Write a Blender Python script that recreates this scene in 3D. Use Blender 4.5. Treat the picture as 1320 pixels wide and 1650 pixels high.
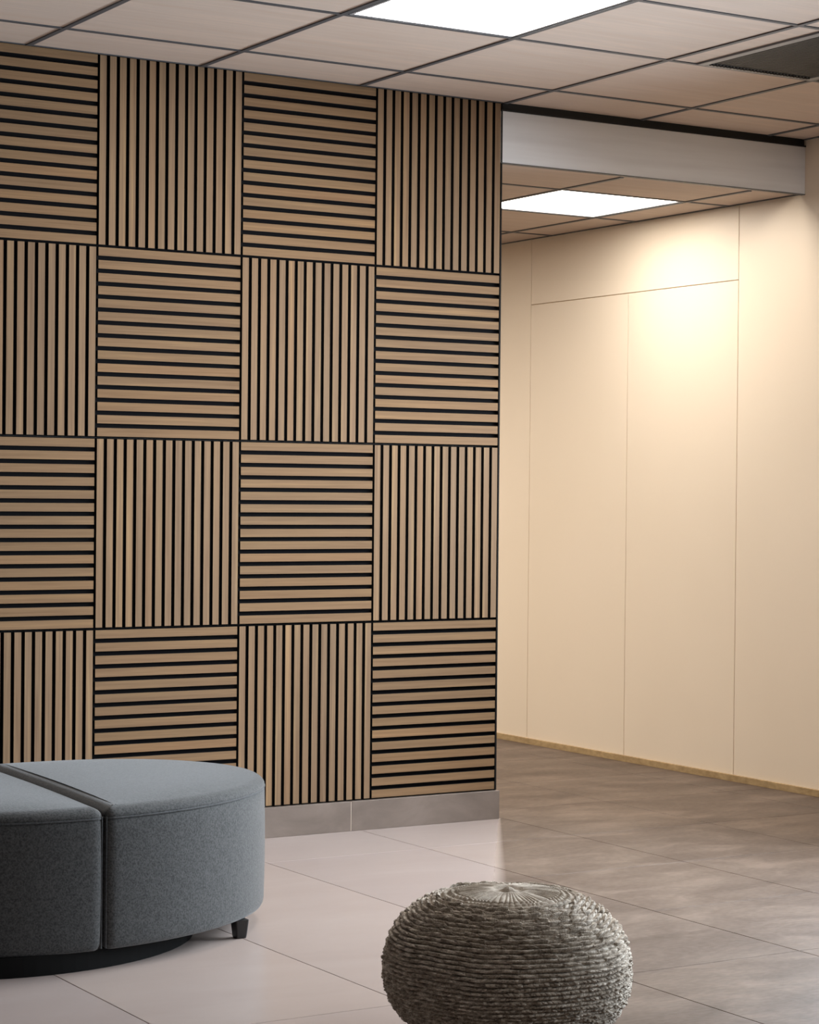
import bpy, bmesh, math, random
import numpy as np
from mathutils import Vector, Matrix

random.seed(7)
rng = np.random.default_rng(7)
for o in list(bpy.data.objects):
    bpy.data.objects.remove(o, do_unlink=True)
SC = bpy.context.scene
COL = SC.collection

# ------------------------------------------------------------------ camera
YAW, PIT, ROL = 0.5471, -0.0089, 0.0095
CAM = Vector((-2.194, -6.3214, 1.1366))
FPX = 3501.66
fw = Vector((math.sin(YAW) * math.cos(PIT), math.cos(YAW) * math.cos(PIT), math.sin(PIT)))
rt0 = Vector((math.cos(YAW), -math.sin(YAW), 0))
up0 = rt0.cross(fw)
rt = math.cos(ROL) * rt0 + math.sin(ROL) * up0
up = math.cos(ROL) * up0 - math.sin(ROL) * rt0
cd = bpy.data.cameras.new('camera')
cam = bpy.data.objects.new('camera', cd)
COL.objects.link(cam)
cam.matrix_world = Matrix(((rt.x, up.x, -fw.x, CAM.x), (rt.y, up.y, -fw.y, CAM.y), (rt.z, up.z, -fw.z, CAM.z), (0, 0, 0, 1)))
cd.sensor_fit = 'HORIZONTAL'
cd.sensor_width = 36.0
cd.lens = FPX * 36.0 / 1320.0
cd.clip_start = 0.05
cd.clip_end = 100
SC.camera = cam

# ------------------------------------------------------------------ light
SC.view_settings.view_transform = 'Standard'
SC.view_settings.look = 'None'
SC.view_settings.gamma = 1.0
SC.view_settings.exposure = 0.0
SC.view_settings.use_curve_mapping = False
W = bpy.data.worlds.new('world')
SC.world = W
W.use_nodes = True
W.node_tree.nodes['Background'].inputs[0].default_value = (0.95, 0.97, 1.0, 1)
W.node_tree.nodes['Background'].inputs[1].default_value = 0.02

GLOW_FILL = 3.9  # power of the added lamp behind the fascia
PANEL_E = 20.0           # radiance of the ceiling panels
def area(name, loc, direction, sx, sy, power, col=(1, 1, 1)):
    l = bpy.data.lights.new(name, 'AREA')
    l.shape = 'RECTANGLE'
    l.size, l.size_y = sx, sy
    l.energy = power
    l.color = col
    o = bpy.data.objects.new(name, l)
    COL.objects.link(o)
    o.location = loc
    o.rotation_euler = Vector(direction).to_track_quat('-Z', 'Y').to_euler()
    return o
# daylight through the glazing in the right wall, nearer than the frame shows
for y, w, e, tilt, sp in ((-0.95, 1.1, 88, -0.24, 106), (-2.1, 1.1, 76, -0.2, 112), (-4.2, 1.8, 42, -0.10, 130)):
    dl = area('daylight', (3.39, y, 1.2), (-1, 0.0, tilt), w, 1.6, e, (0.80, 0.90, 1.0))
    dl.data.spread = math.radians(sp)
# the other panels of the same ceiling, out of the frame
for x, y, e in ((1.0, -4.6, 14), (2.93, -1.8, 22)):
    area('ceiling_lamp', (x, y, 2.47), (0, 0, -1), 0.56, 0.56, e, (1.0, 0.95, 0.90))
# corridor panels further back, hidden behind the slatted wall
area('ceiling_lamp', (1.1, 1.2, 2.26), (0, 0, -1), 0.56, 0.56, 35, (1.0, 0.93, 0.84))
area('ceiling_lamp', (1.6, 3.0, 2.26), (0, 0, -1), 0.56, 0.56, 66, (1.0, 0.93, 0.84))

# ------------------------------------------------------------------ node helpers
def new_mat(name, rough=0.6, col=(0.5, 0.5, 0.5), spec=0.5, metal=0.0):
    m = bpy.data.materials.new(name)
    m.use_nodes = True
    b = m.node_tree.nodes['Principled BSDF']
    b.inputs['Base Color'].default_value = (*col, 1)
    b.inputs['Roughness'].default_value = rough
    b.inputs['Metallic'].default_value = metal
    b.inputs['Specular IOR Level'].default_value = spec
    return m, m.node_tree, b
def N(nt, t, **kw):
    n = nt.nodes.new(t)
    for k, v in kw.items():
        if k.startswith('i_'):
            n.inputs[k[2:].replace('_', ' ')].default_value = v
        else:
            setattr(n, k, v)
    return n
def ramp(nt, fac, stops):
    r = nt.nodes.new('ShaderNodeValToRGB')
    e = r.color_ramp.elements
    while len(e) < len(stops):
        e.new(0.5)
    for s, (p, c) in zip(e, stops):
        s.position = p
        s.color = (*c, 1)
    nt.links.new(fac, r.inputs[0])
    return r.outputs[0]
def noise(nt, scale=(1, 1, 1), s=1.0, detail=4, rough=0.5, coord='pos', off=None, dist=0.0):
    if coord == 'pos':
        src = nt.nodes.new('ShaderNodeNewGeometry').outputs['Position']
    else:
        src = nt.nodes.new('ShaderNodeTexCoord').outputs['Object']
    mp = nt.nodes.new('ShaderNodeMapping')
    mp.inputs['Scale'].default_value = scale
    nt.links.new(src, mp.inputs['Vector'])
    if off is not None:
        nt.links.new(off, mp.inputs['Location'])
    n = nt.nodes.new('ShaderNodeTexNoise')
    n.inputs['Scale'].default_value = s
    n.inputs['Detail'].default_value = detail
    n.inputs['Roughness'].default_value = rough
    n.inputs['Distortion'].default_value = dist
    nt.links.new(mp.outputs[0], n.inputs['Vector'])
    return n.outputs[0]
def mix(nt, fac, a, b, mode='MIX'):
    m = nt.nodes.new('ShaderNodeMix')
    m.data_type = 'RGBA'
    m.blend_type = mode
    for sock, v in ((m.inputs[0], fac), (m.inputs[6], a), (m.inputs[7], b)):
        if isinstance(v, (int, float)):
            sock.default_value = v
        elif isinstance(v, tuple):
            sock.default_value = (*v, 1)
        else:
            nt.links.new(v, sock)
    return m.outputs[2]
def mth(nt, op, a, b=None, clamp=False):
    m = nt.nodes.new('ShaderNodeMath')
    m.operation = op
    m.use_clamp = clamp
    for k, v in enumerate((a, b)):
        if v is None:
            continue
        if isinstance(v, (int, float)):
            m.inputs[k].default_value = v
        else:
            nt.links.new(v, m.inputs[k])
    return m.outputs[0]
def bump(nt, b, h, strength=0.3, dist=0.002):
    n = nt.nodes.new('ShaderNodeBump')
    n.inputs['Strength'].default_value = strength
    n.inputs['Distance'].default_value = dist
    nt.links.new(h, n.inputs['Height'])
    nt.links.new(n.outputs[0], b.inputs['Normal'])

# ------------------------------------------------------------------ materials
def wood(name, grain, tint):
    """grain: scale vector, low along the fibre"""
    m, nt, b = new_mat(name, 0.68, spec=0.22)
    g = nt.nodes.new('ShaderNodeNewGeometry')
    isl = g.outputs['Random Per Island']
    comb = nt.nodes.new('ShaderNodeCombineXYZ')
    for k in range(3):
        nt.links.new(mth(nt, 'MULTIPLY', isl, 37.0 + 11 * k), comb.inputs[k])
    n1 = noise(nt, grain, 1.0, 5, 0.6, off=comb.outputs[0], dist=0.3)
    fine = tuple(v * 4 for v in grain)
    n2 = noise(nt, fine, 1.0, 3, 0.6, off=comb.outputs[0])
    lo, m1, m2, hi = (0.30, 0.45, 0.56, 0.69) if grain[0] > 10 else (0.25, 0.45, 0.58, 0.78)
    base = ramp(nt, n1, [(lo, (0.192, 0.120, 0.067)), (m1, (0.254, 0.169, 0.101)), (m2, (0.285, 0.192, 0.113)), (hi, (0.419, 0.286, 0.151))])
    c = mix(nt, 0.35, base, ramp(nt, n2, [(0.3, (0.175, 0.114, 0.074)), (0.7, (0.313, 0.220, 0.140))]))
    tone = ramp(nt, isl, [(0.0, (0.98, 0.99, 0.99)), (0.35, (1.12, 1.10, 1.06)), (0.65, (1.16, 1.13, 1.08)), (0.85, (1.22, 1.12, 1.00)), (1.0, (1.05, 1.06, 1.02))])
    c = mix(nt, 1.0, c, tone, 'MULTIPLY')
    c = mix(nt, 1.0, c, tint, 'MULTIPLY')
    nt.links.new(c, b.inputs['Base Color'])
    bump(nt, b, n2, 0.15, 0.0006)
    return m
M = {}
M['wood_v'] = wood('veneer_vertical_grain', (70, 20, 1.6), (0.93, 0.915, 0.91))
M['wood_h'] = wood('veneer_horizontal_grain', (1.6, 20, 70), (0.87, 0.815, 0.735))
M['core'] = new_mat('black_slat_core', 0.8, (0.012, 0.010, 0.009), 0.2)[0]
m, nt, b = new_mat('black_felt', 1.0, (0.008, 0.008, 0.009), 0.1)
M['felt'] = m

# ceiling tile: fine streaks along x
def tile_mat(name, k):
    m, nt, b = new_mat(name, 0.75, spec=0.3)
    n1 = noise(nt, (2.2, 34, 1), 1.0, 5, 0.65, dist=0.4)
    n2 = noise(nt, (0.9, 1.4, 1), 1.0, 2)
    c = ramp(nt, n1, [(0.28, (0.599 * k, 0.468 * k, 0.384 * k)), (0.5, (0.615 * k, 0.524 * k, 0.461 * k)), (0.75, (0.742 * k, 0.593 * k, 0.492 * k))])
    c = mix(nt, 0.35, c, ramp(nt, n2, [(0.3, (0.634 * k, 0.513 * k, 0.431 * k)), (0.7, (0.695 * k, 0.547 * k, 0.443 * k))]))
    nt.links.new(c, b.inputs['Base Color'])
    bump(nt, b, n1, 0.12, 0.001)
    return m
M['tile'] = tile_mat('ceiling_tile', 1.0)
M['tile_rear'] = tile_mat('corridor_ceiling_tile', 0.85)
M['tbar'] = new_mat('grey_grid_bar', 0.5, (0.085, 0.09, 0.10), 0.4)[0]
M['dark_gap'] = new_mat('dark_shadow_gap', 0.7, (0.035, 0.035, 0.036), 0.3)[0]

# fascia
m, nt, b = new_mat('grey_fascia_paint', 0.6, spec=0.3)
n1 = noise(nt, (1.5, 1, 30), 1.0, 4)
nt.links.new(ramp(nt, n1, [(0.3, (0.823, 0.842, 0.874)), (0.7, (0.901, 0.927, 0.963))]), b.inputs['Base Color'])
M['fascia'] = m

# beige wall panels
m, nt, b = new_mat('beige_wall_laminate', 0.42, spec=0.35)
n1 = noise(nt, (1, 0.9, 0.6), 1.0, 3)
nt.links.new(ramp(nt, n1, [(0.3, (0.800, 0.675, 0.524)), (0.7, (0.845, 0.721, 0.572))]), b.inputs['Base Color'])
M['beige'] = m
M['beige_gap'] = new_mat('panel_joint', 0.8, (0.42, 0.28, 0.16), 0.2)[0]
m, nt, b = new_mat('ochre_skirting', 0.6, spec=0.3)
n1 = noise(nt, (1, 30, 60), 1.0, 4)
nt.links.new(ramp(nt, n1, [(0.3, (0.33, 0.22, 0.105)), (0.7, (0.47, 0.33, 0.17))]), b.inputs['Base Color'])
M['ochre'] = m
M['paint'] = new_mat('pale_wall_paint', 0.7, (0.52, 0.50, 0.48), 0.3)[0]

# grey stone skirting
m, nt, b = new_mat('grey_stone_skirting', 0.45, spec=0.4)
n1 = noise(nt, (5, 5, 9), 1.0, 6, 0.6, dist=0.5)
nt.links.new(ramp(nt, n1, [(0.3, (0.189, 0.150, 0.126)), (0.55, (0.239, 0.193, 0.163)), (0.75, (0.286, 0.231, 0.199))]), b.inputs['Base Color'])
M['stone'] = m
M['caulk'] = new_mat('pale_joint_filler', 0.8, (0.55, 0.47, 0.40), 0.2)[0]

# floor: stone tiles, cloudy at right, with a light/shade split painted into the colour
m, nt, b = new_mat('floor_tile', 0.35, spec=0.5)
g = nt.nodes.new('ShaderNodeNewGeometry')
sep = nt.nodes.new('ShaderNodeSeparateXYZ')
nt.links.new(g.outputs['Position'], sep.inputs[0])
cloud = noise(nt, (1.2, 3.2, 1), 1.0, 8, 0.62, dist=0.8)
cloud2 = noise(nt, (3.4, 6.5, 1), 1.0, 8, 0.62, dist=1.0)
fine = noise(nt, (40, 90, 1), 1.0, 3)
isl = g.outputs['Random Per Island']
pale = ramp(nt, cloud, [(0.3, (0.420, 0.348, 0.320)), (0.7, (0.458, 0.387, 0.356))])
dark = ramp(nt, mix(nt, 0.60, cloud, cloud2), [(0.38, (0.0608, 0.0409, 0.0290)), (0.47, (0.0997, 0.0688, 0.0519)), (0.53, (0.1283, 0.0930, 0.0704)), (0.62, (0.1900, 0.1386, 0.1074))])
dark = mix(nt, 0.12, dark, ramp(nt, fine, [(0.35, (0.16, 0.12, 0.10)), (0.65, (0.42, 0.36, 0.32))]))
# signed distance to the painted shade edge, from the wall's corner towards the camera
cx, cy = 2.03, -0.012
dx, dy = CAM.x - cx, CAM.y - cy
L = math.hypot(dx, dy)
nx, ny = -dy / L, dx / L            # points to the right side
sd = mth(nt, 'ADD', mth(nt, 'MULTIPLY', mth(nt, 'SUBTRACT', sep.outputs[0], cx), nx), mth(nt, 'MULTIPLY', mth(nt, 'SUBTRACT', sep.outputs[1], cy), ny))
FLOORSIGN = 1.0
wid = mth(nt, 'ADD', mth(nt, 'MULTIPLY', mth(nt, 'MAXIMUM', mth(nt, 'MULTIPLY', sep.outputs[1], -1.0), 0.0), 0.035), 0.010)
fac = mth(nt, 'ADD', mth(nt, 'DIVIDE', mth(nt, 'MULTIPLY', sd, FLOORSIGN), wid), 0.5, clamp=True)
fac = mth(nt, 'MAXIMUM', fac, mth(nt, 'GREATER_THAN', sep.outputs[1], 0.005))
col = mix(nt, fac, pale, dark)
tone = ramp(nt, isl, [(0.0, (0.95, 0.95, 0.96)), (1.0, (1.03, 1.02, 1.0))])
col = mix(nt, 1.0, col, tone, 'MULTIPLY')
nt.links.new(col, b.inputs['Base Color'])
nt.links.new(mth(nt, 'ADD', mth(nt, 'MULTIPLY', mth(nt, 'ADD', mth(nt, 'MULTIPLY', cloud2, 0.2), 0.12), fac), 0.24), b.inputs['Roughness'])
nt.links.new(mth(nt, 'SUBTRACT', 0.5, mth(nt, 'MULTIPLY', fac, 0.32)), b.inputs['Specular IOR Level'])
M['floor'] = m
M['grout'] = new_mat('dark_grout', 0.9, (0.10, 0.078, 0.06), 0.1)[0]

# emissive diffuser
m, nt, b = new_mat('lit_diffuser', 0.5, (0.9, 0.9, 0.9))
b.inputs['Emission Color'].default_value = (1.0, 0.965, 0.93, 1)
b.inputs['Emission Strength'].default_value = PANEL_E
M['glow'] = m
m, nt, b = new_mat('lit_diffuser_corridor', 0.5, (0.9, 0.9, 0.9))
b.inputs['Emission Color'].default_value = (1.0, 0.95, 0.87, 1)
b.inputs['Emission Strength'].default_value = 13.0
M['glow_rear'] = m
M['lampframe'] = new_mat('light_frame', 0.4, (0.35, 0.35, 0.36), 0.5)[0]
M['vent_frame'] = new_mat('grey_vent_frame', 0.4, (0.20, 0.21, 0.23), 0.5, 0.2)[0]
M['vent_mesh'] = new_mat('dark_vent_slats', 0.5, (0.022, 0.023, 0.026), 0.4)[0]
M['vent_back'] = new_mat('vent_void', 0.9, (0.01, 0.01, 0.01), 0.1)[0]

# ottoman fabric
def fabric(name, a, c2):
    m, nt, b = new_mat(name, 0.9, spec=0.25)
    n1 = noise(nt, (210, 210, 210), 1.0, 3, 0.75, coord='obj')
    n2 = noise(nt, (60, 60, 90), 1.0, 3, 0.6, coord='obj')
    c = mix(nt, 0.25, ramp(nt, n1, [(0.38, a), (0.60, c2)]), ramp(nt, n2, [(0.3, a), (0.7, c2)]))
    nt.links.new(c, b.inputs['Base Color'])
    b.inputs['Sheen Weight'].default_value = 0.25
    b.inputs['Sheen Roughness'].default_value = 0.4
    bump(nt, b, n1, 0.5, 0.0015)
    return m
M['fabric'] = fabric('grey_upholstery', (0.0285, 0.0304, 0.0314), (0.0893, 0.0912, 0.0912))
M['piping'] = fabric('grey_piping', (0.036, 0.039, 0.041), (0.081, 0.086, 0.090))
M['black'] = new_mat('black_leg', 0.35, (0.012, 0.011, 0.011), 0.5)[0]
M['under'] = new_mat('black_underside', 0.9, (0.01, 0.01, 0.01), 0.1)[0]

# pouf yarn
def yarn(name, dk, md, lt, sc=1.0):
    m, nt, b = new_mat(name, 0.85, spec=0.2)
    n1 = noise(nt, (55 * sc, 55 * sc, 160 * sc), 1.0, 4, 0.7, coord='obj')
    n2 = noise(nt, (420, 420, 420), 1.0, 2, 0.6, coord='obj')
    c = ramp(nt, n1, [(0.30, dk), (0.48, md), (0.66, lt)])
    c = mix(nt, 0.25, c, ramp(nt, n2, [(0.35, dk), (0.65, lt)]))
    nt.links.new(c, b.inputs['Base Color'])
    bump(nt, b, n2, 0.6, 0.0015)
    return m
M['yarn'] = yarn('taupe_yarn', (0.085, 0.064, 0.046), (0.36, 0.298, 0.232), (0.88, 0.81, 0.71))
M['yarn_top'] = yarn('pale_gathered_yarn', (0.182, 0.146, 0.107), (0.351, 0.296, 0.234), (0.572, 0.507, 0.423), 0.6)

# ------------------------------------------------------------------ mesh helpers
class MB:
    def __init__(s):
        s.v, s.f, s.mi = [], [], []
    def box(s, a, b_, mi=0, skip=()):
        x0, y0, z0 = a
        x1, y1, z1 = b_
        k = len(s.v)
        s.v += [(x0, y0, z0), (x1, y0, z0), (x1, y1, z0), (x0, y1, z0), (x0, y0, z1), (x1, y0, z1), (x1, y1, z1), (x0, y1, z1)]
        F = {'b': (0, 3, 2, 1), 't': (4, 5, 6, 7), 'f': (0, 1, 5, 4), 'r': (1, 2, 6, 5), 'k': (2, 3, 7, 6), 'l': (3, 0, 4, 7)}
        for n, q in F.items():
            s.f.append(tuple(k + i for i in q))
            s.mi.append(mi[n] if isinstance(mi, dict) else mi)
        return s
    def build(s, name, mats, parent=None, smooth=False, bevel=0.0, seg=2):
        me = bpy.data.meshes.new(name)
        me.from_pydata([tuple(map(float, p)) for p in s.v], [], s.f)
        for mt in (mats if isinstance(mats, (list, tuple)) else [mats]):
            me.materials.append(mt)
        me.polygons.foreach_set('material_index', s.mi)
        if smooth:
            me.polygons.foreach_set('use_smooth', [True] * len(me.polygons))
        me.update()
        o = bpy.data.objects.new(name, me)
        COL.objects.link(o)
        if parent:
            o.parent = parent
        if bevel:
            md = o.modifiers.new('bevel', 'BEVEL')
            md.width = bevel
            md.segments = seg
            md.limit_method = 'ANGLE'
        return o
def empty(name, loc=(0, 0, 0)):
    o = bpy.data.objects.new(name, None)
    COL.objects.link(o)
    o.location = loc
    return o
def tag(o, label=None, cat=None, group=None, kind=None):
    for k, v in (('label', label), ('category', cat), ('group', group), ('kind', kind)):
        if v:
            o[k] = v
    return o
def struct(o, label=None):
    o['kind'] = 'structure'
    if label:
        o['label'] = label
    return o
def loft(mb, rings, close_top=True, close_bottom=False, mi=0):
    """rings: list of equal-length point lists"""
    k = len(mb.v)
    n = len(rings[0])
    for r in rings:
        mb.v += list(r)
    for i in range(len(rings) - 1):
        for j in range(n):
            a = k + i * n + j
            b_ = k + i * n + (j + 1) % n
            mb.f.append((a, b_, b_ + n, a + n))
            mb.mi.append(mi)
    if close_top:
        mb.f.append(tuple(k + (len(rings) - 1) * n + j for j in range(n)))
        mb.mi.append(mi)
    if close_bottom:
        mb.f.append(tuple(k + j for j in reversed(range(n))))
        mb.mi.append(mi)

# ------------------------------------------------------------------ setting
PW, PH, ZB = 0.5044, 0.6, 0.1001
ZC = ZB + 4 * PH            # main ceiling
ZL = 2.2945                 # corridor ceiling
XE = 4 * PW                 # end of the slat cladding
XW = XE - 0.001             # end of the wall behind it
XR = 3.414                  # beige wall
YB = 4.6                    # end of the corridor

# floor tiles with open joints over a grout bed
gx = [0.32 + 0.575 * k for k in range(-9, 6)]
gx = [v if v < XR else XR for v in gx]
gx = sorted(set([round(v, 4) for v in gx] + [XR]))
ys = [-0.43 - 0.59 * k for k in range(-9, 11)]
ys = sorted(round(v, 4) for v in ys)
G = 0.0013
mb = MB()
def floor_tile(x0, y0, x1, y1):
    mb.box((x0 + G, y0 + G, -0.012), (x1 - G, y1 - G, 0.0))
for i in range(len(gx) - 1):
    x0, x1 = gx[i], gx[i + 1]
    if x1 - x0 < 0.02:
        continue
    if x1 < 1.5:           # long slabs in front of the slatted wall
        y = ys[0]
        rows = [v for v in ys if v >= -0.431] 
        fr = [v for v in (-5.74, -3.97, -2.2, -0.43)]
        yy = sorted(set(fr + rows))
    else:
        yy = ys
    for j in range(len(yy) - 1):
        floor_tile(x0, yy[j], x1, yy[j + 1])
struct(mb.build('floor', M['floor'], bevel=0.0006, seg=1), 'stone floor tiles, pale to taupe with a painted shade edge')
mb = MB().box((-4.9, -6.4, -0.05), (XR + 0.05, YB + 0.4, -0.0025))
struct(mb.build('floor', M['grout']), 'dark grout bed between floor tiles')

# wall carrying the slat panels
mb = MB().box((-4.9, 0.021, 0.0), (XW, 0.17, ZC + 0.0))
struct(mb.build('wall_front', M['paint']), 'painted wall behind the slat panels')
# stone skirting with a filled joint
mb = MB()
jx = 1.432
for x0, x1 in ((-4.9, -0.62), (-0.616, jx - 0.002), (jx + 0.002, XE + 0.011)):
    mb.box((x0, -0.012, 0.0), (x1, 0.021, ZB - 0.001), 0)
mb.box((XW + 0.0005, 0.021, 0.0), (XE + 0.011, 0.17, ZB - 0.001), 0)
mb.box((jx - 0.002, -0.0115, 0.0005), (jx + 0.002, 0.02, ZB - 0.002), 1)
struct(mb.build('baseboard_front', [M['stone'], M['caulk']], bevel=0.0012), 'grey stone baseboard below the slat panels')

# beige cladding of the right wall, boards with fine joints
mb = MB()
def board(y0, y1, z0, z1):
    g = 0.0016
    mb.box((XR, y0 + g, z0 + g), (XR + 0.018, y1 - g, z1 - g))
Y1, Y2, Y3, ZH = 0.387, 1.110, 1.840, 1.995
board(-2.0, Y1, 0.0, ZC + 0.05)
board(Y1, Y3, ZH, ZC)
board(Y1, Y2, 0.0, ZH)
board(Y2, Y3, 0.0, ZH)
board(Y3, 3.2, 0.0, ZC)
board(3.2, YB, 0.0, ZC)
struct(mb.build('wall_right', M['beige'], bevel=0.0008, seg=1), 'beige panelled corridor wall')
mb = MB().box((XR + 0.004, -2.0, 0.0), (XR + 0.08, YB, ZC + 0.05))
struct(mb.build('wall_right', M['beige_gap']), 'backing behind the beige panel joints')
mb = MB().box((XR - 0.012, -2.0, 0.0), (XR, YB, 0.026))
struct(mb.build('baseboard_right', M['ochre'], bevel=0.001), 'thin ochre baseboard')
# end of the corridor and its near side
mb = MB().box((-1.0, YB, 0.0), (XR, YB + 0.1, ZC))
struct(mb.build('wall_back', M['beige']), 'beige wall at the end of the corridor')

# main ceiling
AX = [0.271 + 0.59 * k for k in range(-8, 0)] + [0.271, 0.860, 1.450, 2.033, 2.629, 3.231]
BY = [-0.289, -0.911, -1.520, -2.13, -2.74, -3.35, -3.96]
mb = MB()
xs_ = [-4.9] + AX + [XR]
ys_ = [0.0] + BY
lights_main = {(1.155, -1.2155)}
for i in range(len(xs_) - 1):
    for j in range(len(ys_) - 1):
        x0, x1, y1, y0 = xs_[i], xs_[i + 1], ys_[j], ys_[j + 1]
        if x1 - x0 < 0.03:
            continue
        if abs((x0 + x1) / 2 - 1.155) < 0.1 and abs((y0 + y1) / 2 + 1.2155) < 0.1:
            continue
        if abs((x0 + x1) / 2 - 2.331) < 0.1 and abs((y0 + y1) / 2 + 1.2155) < 0.1:
            # tile cut around the air vent
            mb.box((x0, y0, ZC), (2.140, y1, ZC + 0.012))
            continue
        mb.box((x0, y0, ZC), (x1, y1, ZC + 0.012))
struct(mb.build('ceiling', M['tile']), 'taupe wood-effect ceiling tiles of the main room')
mb = MB().box((-4.9, -3.96, ZC + 0.05), (XR + 0.08, 0.17, ZC + 0.08))
struct(mb.build('ceiling', M['dark_gap']), 'slab above the ceiling tiles')
mb = MB()
tw = 0.0085
for x in AX:
    mb.box((x - tw, -3.96, ZC - 0.0035), (x + tw, 0.0, ZC + 0.002))
for y in BY:
    mb.box((-4.9, y - tw, ZC - 0.003), (XR, y + tw, ZC + 0.0015))
mb.box((-4.9, -0.006, ZC - 0.003), (XW, 0.0, ZC + 0.0015))
mb.box((XR - 0.012, -3.96, ZC - 0.003), (XR, -0.0, ZC + 0.0015))
struct(mb.build('trim_1', M['tbar']), 'grey grid bars of the main ceiling')

# corridor ceiling, lower
mb = MB()
cx_ = [-1.0, -0.415, 0.185, 0.785, 1.385, 1.985, 2.586, 3.190, XR]
cy_ = [0.02, 0.445, 1.055, 1.670, 2.275, 2.88, 3.485, 4.09, YB]
for i in range(len(cx_) - 1):
    for j in range(len(cy_) - 1):
        if i == 6 and j == 1:
            continue
        mb.box((cx_[i], max(cy_[j], 0.17) if cx_[i + 1] < XW else (0.052 if j == 0 else cy_[j]), ZL), (cx_[i + 1], cy_[j + 1], ZL + 0.012))
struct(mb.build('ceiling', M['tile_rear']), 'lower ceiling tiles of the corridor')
mb = MB()
for x in cx_[1:-1]:
    mb.box((x - tw, 0.17 if x < XW else 0.058, ZL - 0.0035), (x + tw, YB, ZL + 0.002))
for y in cy_[1:-1]:
    mb.box((-1.0, y - tw, ZL - 0.003), (XR, y + tw, ZL + 0.0015))
mb.box((XR - 0.012, 0.02, ZL - 0.003), (XR, YB, ZL + 0.0015))
struct(mb.build('trim_2', M['tbar']), 'grey grid bars of the corridor ceiling')

# bulkhead fascia across the opening with the dark gap over it
mb = MB().box((XW, 0.0, ZL - 0.003), (XR - 0.0005, 0.02, ZC - 0.029))
struct(mb.build('trim_3', M['fascia'], bevel=0.001), 'pale grey bulkhead fascia over the corridor opening')
mb = MB().box((XW, 0.008, ZC - 0.03), (XR - 0.0005, 0.03, ZC + 0.04))
mb.box((XW, -0.003, ZC - 0.029), (XR - 0.0005, 0.008, ZC - 0.024))
struct(mb.build('trim_4', M['dark_gap']), 'dark shadow gap above the grey fascia')
# slim bottom lip of the fascia
mb = MB().box((XW, -0.0015, ZL - 0.0055), (XR - 0.0005, 0.022, ZL - 0.003))
struct(mb.build('trim_5', M['tbar']), 'thin dark edge under the grey fascia')

mb = MB().box((XE - 0.0008, -0.0004, ZB), (XE + 0.0045, 0.0212, ZC - 0.001))
struct(mb.build('trim_6', M['core']), 'thin black edge strip at the end of the slat panels')
# unseen lamp and slot added behind the fascia for the wall glow
cl = area('added_glow_lamp', (2.885, 0.031, 2.3045), (0, 0, -1), 0.50, 0.015, GLOW_FILL, (1.0, 0.93, 0.84))
cl.rotation_euler = (0, 0, 0)
mb = MB().box((XW, 0.02, 2.309), (XR - 0.001, 0.075, 2.314))
struct(mb.build('trim_7', M['paint']), 'added housing over the hidden lamp behind the fascia')

# ------------------------------------------------------------------ slat panels
G_V, G_H = 0.0116, 0.0140
def slat_panel(vertical):
    e = empty('slat_panel')
    mb = MB().box((0.0005, 0.011, 0.0005), (PW - 0.0005, 0.0208, PH - 0.0005))
    mb.build('felt_backing', M['felt'], e)
    mb = MB()
    n, bd = 15, 0.0042
    if vertical:
        w = (PW - 2 * bd - (n - 1) * G_V) / n
        for k in range(n):
            x = bd + k * (w + G_V)
            mb.box((x, 0.0, bd), (x + w, 0.011, PH - bd), {'f': 0, 'b': 1, 't': 1, 'r': 1, 'l': 1, 'k': 1})
    else:
        w = (PH - 2 * bd - (n - 1) * G_H) / n
        for k in range(n):
            z = bd + k * (w + G_H)
            mb.box((bd, 0.0, z), (PW - bd, 0.011, z + w), {'f': 0, 'b': 1, 't': 1, 'r': 1, 'l': 1, 'k': 1})
    mb.build('wood_slats', [M['wood_v'] if vertical else M['wood_h'], M['core']], e)
    return e
protos = {True: slat_panel(True), False: slat_panel(False)}
used = {True: False, False: False}
rows = ['top row', 'second row down', 'third row down', 'bottom row']
colsn = ['leftmost column', 'second column from left', 'third column from left', 'rightmost column']
def place_panel(c, r):
    vert = (r + c) % 2 == 1
    p = protos[vert]
    if used[vert]:
        q = p.copy()
        COL.objects.link(q)
        for ch in p.children:
            d = ch.copy()
            COL.objects.link(d)
            d.parent = q
    else:
        q = p
        used[vert] = True
    q.location = (c * PW, 0, ZC - (r + 1) * PH)
    tag(q, 'brown panel of %s slats, %s, %s' % ('vertical' if vert else 'horizontal', rows[r], colsn[c]), 'wall panel', 'square slat panels laid in a checkerboard on the wall')
for c in range(4):
    for r in range(4):
        place_panel(c, r)

# ------------------------------------------------------------------ ceiling lights and vent
def ceiling_light(x0, y0, x1, y1, z, mat, label):
    e = empty('ceiling_light', ((x0 + x1) / 2, (y0 + y1) / 2, z))
    hx, hy, f = (x1 - x0) / 2, (y1 - y0) / 2, 0.010
    mb = MB()
    mb.box((-hx, -hy, -0.001), (-hx + f, hy, 0.03))
    mb.box((hx - f, -hy, -0.001), (hx, hy, 0.03))
    mb.box((-hx + f, -hy, -0.001), (hx - f, -hy + f, 0.03))
    mb.box((-hx + f, hy - f, -0.001), (hx - f, hy, 0.03))
    mb.build('light_frame', M['lampframe'], e)
    mb = MB().box((-hx + f, -hy + f, 0.002), (hx - f, hy - f, 0.012))
    mb.build('diffuser', mat, e)
    tag(e, label, 'ceiling light', 'square light panels set in the ceilings')
    return e
ceiling_light(0.8795, -1.5105, 1.4405, -0.9205, ZC, M['glow'], 'large white lit square panel in the main ceiling, cut off by the top edge')
ceiling_light(2.5960, 0.4550, 3.1800, 1.0450, ZL, M['glow_rear'], 'white lit square panel in the lower corridor ceiling under the grey fascia')

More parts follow.
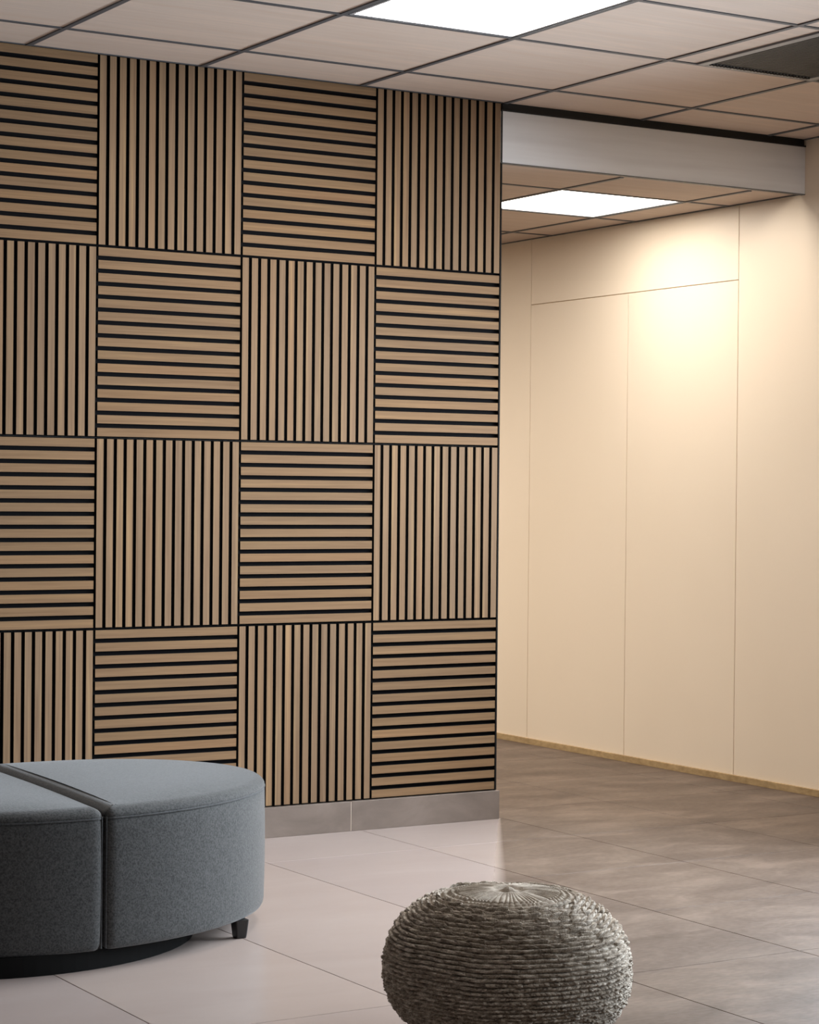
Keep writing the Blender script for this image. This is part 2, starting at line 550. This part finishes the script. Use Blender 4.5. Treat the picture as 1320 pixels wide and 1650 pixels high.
vx0, vx1, vy0, vy1 = 2.140, 2.618, -1.508, -0.920
e = empty('ceiling_vent', ((vx0 + vx1) / 2, (vy0 + vy1) / 2, ZC))
hx, hy, f = (vx1 - vx0) / 2, (vy1 - vy0) / 2, 0.032
mb = MB()
mb.box((-hx, -hy, -0.006), (-hx + f, hy, 0.012))
mb.box((hx - f, -hy, -0.006), (hx, hy, 0.012))
mb.box((-hx + f, -hy, -0.006), (hx - f, -hy + f, 0.012))
mb.box((-hx + f, hy - f, -0.006), (hx - f, hy, 0.012))
mb.build('vent_frame', M['vent_frame'], e, bevel=0.0025)
mb = MB()
n = 30
for k in range(n):
    x = -hx + f + (2 * hx - 2 * f) * (k + 0.5) / n
    mb.box((x - 0.0042, -hy + f + 0.001, -0.003), (x + 0.0042, hy - f - 0.001, 0.004))
    mb.box((x - 0.0042, hy - f - 0.001, -0.0085), (x + 0.0042, hy - f + 0.010, -0.004))
for k in range(34):
    y = -hy + f + (2 * hy - 2 * f) * (k + 0.5) / 34
    mb.box((-hx + f, y - 0.0035, -0.0005), (hx - f, y + 0.0035, 0.005))
mb.build('vent_grille', M['vent_mesh'], e)
mb = MB().box((-hx + f, -hy + f, 0.006), (hx - f, hy - f, 0.01))
mb.build('duct_backing', M['vent_back'], e)
tag(e, 'grey framed air vent with dark grille set in the main ceiling', 'air vent')

# ------------------------------------------------------------------ ottoman
OC = Vector((-0.085, -1.108, 0))
OA, OB_, OT = 0.613, 0.451, 0.253
def ell(t, s=0.0):
    x = (OA - s) * math.cos(t)
    y = (OB_ - s) * math.sin(t)
    return (x * math.cos(OT) - y * math.sin(OT), x * math.sin(OT) + y * math.cos(OT))
XS = -0.048     # seam, in the ottoman's own frame
def seam_x(y):
    return XS + 0.045 * (y + 0.45) / 0.9
def half_outline(side, corner=0.055, n=220):
    """closed CCW outline of the part right (+1) or left (-1) of the seam"""
    pts = [ell(2 * math.pi * k / 4000) for k in range(4000)]
    keep = [p for p in pts if (p[0] - seam_x(p[1]) - side * 0.0018) * side > 0]
    # rotate so the arc is contiguous
    idx = max(range(len(keep)), key=lambda i: math.dist(keep[i], keep[(i + 1) % len(keep)]))
    keep = keep[idx + 1:] + keep[:idx + 1]
    a, b_ = Vector(keep[-1]), Vector(keep[0])
    seg = [tuple(a.lerp(b_, k / 600) + Vector((0.009 * math.sin(math.pi * k / 600), 0))) for k in range(1, 600)]
    loop = keep + seg
    # resample evenly
    P = np.array(loop)
    def resample(P, n):
        Q = np.vstack([P, P[:1]])
        dl = np.r_[0, np.cumsum(np.hypot(*np.diff(Q, axis=0).T))]
        t = np.linspace(0, dl[-1], n, endpoint=False)
        return np.c_[np.interp(t, dl, Q[:, 0]), np.interp(t, dl, Q[:, 1])]
    P = resample(P, n * 4)
    # soften the two corners by local averaging
    per = np.sum(np.hypot(*(np.roll(P, -1, 0) - P).T))
    k = max(1, int(corner / (per / len(P))))
    ker = np.ones(k) / k
    Q = P.copy()
    for c in range(2):
        ext = np.r_[P[-k:, c], P[:, c], P[:k, c]]
        Q[:, c] = np.convolve(ext, ker, 'same')[k:-k]
    return resample(Q, n)
def inset(P, d):
    T = np.roll(P, -2, 0) - np.roll(P, 2, 0)
    T /= np.linalg.norm(T, axis=1)[:, None]
    Nn = np.c_[-T[:, 1], T[:, 0]]        # inward for CCW
    return P + Nn * d
ott = empty('ottoman', OC)
Z0, Z1 = 0.046, 0.358
for side in (1, -1):
    P = half_outline(side)
    area2 = np.sum(P[:, 0] * np.roll(P[:, 1], -1) - np.roll(P[:, 0], -1) * P[:, 1])
    if area2 < 0:
        P = P[::-1]
    cen = P.mean(0)
    # upholstered side
    mb = MB()
    prof = [(0.012, Z0), (0.006, Z0 + 0.003), (0.002, Z0 + 0.010), (0.0, Z0 + 0.02)]
    prof += [(-0.002 * math.sin(math.pi * k / 10), Z0 + 0.02 + (Z1 - Z0 - 0.026) * k / 10) for k in range(1, 11)] + [(0.002, Z1 - 0.002), (0.006, Z1)]
    rings = [[(x, y, z) for x, y in inset(P, d)] for d, z in prof]
    loft(mb, rings, True, True)
    mb.build('side_upholstery', M['fabric'], ott, smooth=True)
    # domed seat pad: rounded shoulder then a soft crown
    mb = MB()
    R, H = 0.040, 0.024
    rings = [[(x, y, Z1 + 0.0005) for x, y in inset(P, 0.006)], [(x, y, Z1 + 0.002) for x, y in inset(P, 0.0015)]]
    for k in range(0, 9):
        a = (math.pi / 2) * k / 8 * 0.92
        d = R * (1 - math.cos(a))
        z = Z1 + 0.004 + H * math.sin(a)
        rings.append([(x, y, z) for x, y in inset(P, d)])
    base = inset(P, R * (1 - math.cos(math.pi / 2 * 0.92)))
    zb = Z1 + 0.004 + H * math.sin(math.pi / 2 * 0.92)
    loft(mb, rings, False, True)
    cushion = mb.build('seat_cushion', M['fabric'], ott, smooth=True)
    bm = bmesh.new()
    bm.faces.new([bm.verts.new((x, y, 0)) for x, y in base])
    for ax, no in ((0, (1, 0, 0)), (1, (0, 1, 0))):
        for q in range(-28, 29):
            p = [0, 0, 0]
            p[ax] = q * 0.025 + 0.003
            bmesh.ops.bisect_plane(bm, geom=bm.verts[:] + bm.edges[:] + bm.faces[:], plane_co=p, plane_no=no)
    for v in bm.verts:
        x, y = v.co.x, v.co.y
        xr, yr = x * math.cos(OT) + y * math.sin(OT), -x * math.sin(OT) + y * math.cos(OT)
        e = max(0.0, 1 - (xr / (OA - 0.036)) ** 2 - (yr / (OB_ - 0.036)) ** 2)
        w = 1 - math.exp(-max(0.0, abs(x - seam_x(y)) - 0.03) / 0.13)
        v.co.z = zb + 0.018 * (1 - math.exp(-e / 0.35)) * w
    bm.from_mesh(cushion.data)
    bmesh.ops.remove_doubles(bm, verts=bm.verts[:], dist=0.0002)
    bmesh.ops.triangulate(bm, faces=[f for f in bm.faces if len(f.verts) > 4])
    bmesh.ops.recalc_face_normals(bm, faces=bm.faces[:])
    for f in bm.faces:
        f.smooth = True
    bm.to_mesh(cushion.data)
    bm.free()
    # piping between pad and side
    mb = MB()
    Q = inset(P, 0.0012)
    rr_ = 0.0026
    ringsT = []
    for k in range(8):
        a = 2 * math.pi * k / 8
        ringsT.append([(x, y, Z1 + 0.001 + rr_ * math.sin(a)) for x, y in inset(P, 0.0012 - rr_ * math.cos(a))])
    ringsT.append(ringsT[0])
    loft(mb, ringsT[::-1], False, False)
    mb.build('piping', M['piping'], ott, smooth=True)
# recessed black plinth, shorter than the seat
mb = MB()
def plinth(z, g=0.0):
    out = []
    for k in range(96):
        t = 2 * math.pi * k / 96
        x, y = (0.50 - g) * math.cos(t), (0.425 - g) * math.sin(t)
        out.append((x * math.cos(OT) - y * math.sin(OT) - 0.125, x * math.sin(OT) + y * math.cos(OT) - 0.02, z))
    return out
loft(mb, [plinth(0.0), plinth(0.048)], True, True)
mb.build('plinth', M['under'], ott, smooth=False)
# vertical seam welts where the two halves meet
for t_y in (-1, 1):
    best = min((2 * math.pi * k / 2000 for k in range(2000)), key=lambda t: abs(ell(t)[0] - seam_x(ell(t)[1])) + (0 if ell(t)[1] * t_y > 0 else 9))
    x, y = ell(best)
    mb = MB()
    for sx in (-0.006, 0.006):
        loft(mb, [[(x + sx + 0.0022 * math.cos(a), y - t_y * 0.009 + 0.0035 * math.sin(a), z) for a in [2 * math.pi * k / 8 for k in range(8)]] for z in (Z0 + 0.004, 0.2, Z1 + 0.004)], True, True)
    mb.build('seam_welt', M['piping'], ott, smooth=True)
# legs: short tapered, set in from the edge
def leg(x, y):
    mb = MB()
    def sq(h, z, r=0.004):
        out = []
        for cx2, cy2, a0 in ((1, 1, 0), (-1, 1, 90), (-1, -1, 180), (1, -1, 270)):
            for da in (0, 30, 60, 90):
                a = math.radians(a0 + da)
                out.append((x + cx2 * (h - r) + r * math.cos(a), y + cy2 * (h - r) + r * math.sin(a), z))
        return out
    loft(mb, [sq(0.0135, 0.0), sq(0.0145, 0.004), sq(0.0185, 0.046), sq(0.0185, 0.0465)], True, True)
    mb.build('leg', M['black'], ott, smooth=False)
lp = Vector((0.318, -1.385, 0)) - OC
leg(lp.x, lp.y)
for t in (3.3, 2.6, 0.7):
    x, y = ell(t, 0.075)
    leg(x, y)
tag(ott, 'low grey fabric ottoman in two cushioned halves on short black legs', 'ottoman')

# ------------------------------------------------------------------ knitted pouf
PX, PY = 0.306, -2.622
PR, PHH = 0.2545, 0.328
pouf = empty('knitted_pouf', (PX, PY, 0))
def grid_mesh(name, X, Y, Z, mat, parent):
    nr, nc = X.shape
    co = np.empty((nr * nc, 3), np.float32)
    co[:, 0], co[:, 1], co[:, 2] = X.ravel(), Y.ravel(), Z.ravel()
    i = np.arange(nr - 1)[:, None]
    j = np.arange(nc)[None, :]
    j2 = (j + 1) % nc
    F = np.stack([i * nc + j, i * nc + j2, (i + 1) * nc + j2, (i + 1) * nc + j], -1).reshape(-1, 4)
    me = bpy.data.meshes.new(name)
    me.vertices.add(len(co))
    me.vertices.foreach_set('co', co.ravel())
    me.loops.add(F.size)
    me.loops.foreach_set('vertex_index', F.ravel().astype(np.int32))
    me.polygons.add(len(F))
    me.polygons.foreach_set('loop_start', (np.arange(len(F)) * 4).astype(np.int32))
    me.polygons.foreach_set('use_smooth', np.ones(len(F), bool))
    me.materials.append(mat)
    me.update(calc_edges=True)
    me.validate()
    o = bpy.data.objects.new(name, me)
    COL.objects.link(o)
    o.parent = parent
    return o
# side profile as a superellipse, from the floor to the rim of the gathered top
def prof_pt(a):
    """a from -90 (bottom) to +90 (top) degrees"""
    ex = 0.80
    c, s = math.cos(a), math.sin(a)
    r = PR * abs(c) ** ex
    z = PHH / 2 * (1 + (1 if s > 0 else -1) * abs(s) ** 0.92)
    return r, z
As = np.linspace(-math.pi / 2 * 0.93, math.pi / 2, 4000)
pr = np.array([prof_pt(a) for a in As])
RIM = 0.138
cut = np.argmax((pr[:, 0] < RIM) & (As > 0))
pr = pr[:cut]
dl = np.r_[0, np.cumsum(np.hypot(*np.diff(pr, axis=0).T))]
NR, NC = 560, 1500
# cord rows: coarse near the top, finer further down
tt = np.linspace(0, dl[-1], NR)
r0 = np.interp(tt, dl, pr[:, 0])
z0 = np.interp(tt, dl, pr[:, 1])
dr, dz = np.gradient(r0), np.gradient(z0)
ln = np.hypot(dr, dz)
nr_, nz_ = dz / ln, -dr / ln
pitch = 0.0076 + 0.0040 * np.clip((tt / dl[-1] - 0.45) / 0.5, 0, 1)
phase = np.cumsum(np.gradient(tt) / pitch)
th = np.linspace(0, 2 * np.pi, NC, endpoint=False)
TH, PHS = np.meshgrid(th, phase)
# rows drift a little up and down
def wav(TH, k, amp, seeds):
    out = np.zeros_like(TH)
    for s_ in seeds:
        out += amp * np.sin(TH * k * (1 + (s_ % 3)) + s_ * 1.7)
    return out
drift = wav(TH, 2, 0.10, (1, 2, 5)) + wav(TH, 9, 0.05, (3, 4))
PHS2 = PHS + drift
row = np.floor(PHS2)
fr = PHS2 - row
seed = rng.random(2000)
seed2 = rng.random(2000)
rowi = row.astype(int) % 2000
Tn = (tt / dl[-1])[:, None]
# stitches along a row: longer near the top
nst = np.where(Tn > 0.66, 44, 150)
u = TH / (2 * np.pi) * nst + seed[rowi] * 3
st = np.floor(u)
fu = u - st
h2 = np.modf(np.abs(np.sin(st * 12.9898 + row * 78.233) * 43758.5453))[0]
cord = np.clip(1 - (2 * (fr - 0.5)) ** 2 * 1.02, 0, 1) ** 0.7          # round cord section
tw_ = (fr - 0.5) * 0.9 * np.where(rowi % 2 == 0, 1, -1)                  # slant of the stitch
fu2 = np.modf(fu + tw_ + 2.0)[0]
stitch = np.sqrt(np.clip(1 - (2 * (fu2 - 0.5)) ** 4, 0, 1))
disp = (0.0085 + 0.003 * (Tn > 0.6) * np.clip((Tn - 0.6) / 0.2, 0, 1)) * cord * (0.5 + 0.5 * stitch) * (0.55 + 0.75 * h2) 
disp += 0.0004 * np.sin(TH * 220 + row * 2.1) * cord * 0.6
lump = 0.0022 * np.sin(TH * 5 + 0.8) * np.sin(Tn * 4.0) + 0.0018 * np.sin(TH * 3 + 2 + Tn * 5)
R_ = r0[:, None] + nr_[:, None] * (disp - 0.006) + lump
Z_ = z0[:, None] + nz_[:, None] * (disp - 0.006)
grid_mesh('knitted_cover', R_ * np.cos(TH), R_ * np.sin(TH), np.maximum(Z_, 0.0005), M['yarn'], pouf)
# gathered top: flat pad with folds drawn into the centre
NR2, NC2 = 150, 1200
s = np.linspace(1.0, 0.0, NR2)
th = np.linspace(0, 2 * np.pi, NC2, endpoint=False)
TH, S = np.meshgrid(th, s)
zr = z0[-1]
ztop = zr + (PHH - zr) * (1 - S ** 2) * 0.9
fold = np.abs(np.sin(TH * 31 + 1.6 * np.sin(TH * 3 + 1) + 1.1 * np.sin(TH * 7) + 0.8 * np.sin(TH * 13 + S * 4))) ** 0.7
big = 0.5 + 0.5 * np.sin(TH * 9 + 1.3 * np.sin(TH * 2))
amp = 0.0065 * np.exp(-((S - 0.70) / 0.25) ** 2) * (0.35 + 0.65 * (0.5 + 0.5 * np.sin(TH * 2 + 2.2)))
z = ztop + amp * (fold - 0.5) + 0.0012 * big * np.exp(-((S - 0.3) / 0.2) ** 2)
z += -0.006 * np.exp(-((S - 0.16) / 0.08) ** 2) + 0.004 * np.exp(-(S / 0.07) ** 2)
z += 0.0015 * np.sin(S * 60 + TH * 3) * (S > 0.75)
rad = RIM * S * 1.02
grid_mesh('gathered_top', rad * np.cos(TH), rad * np.sin(TH), z - 0.001, M['yarn_top'], pouf)
tag(pouf, 'round brown knitted pouf with a gathered top on the tiled floor', 'pouf')
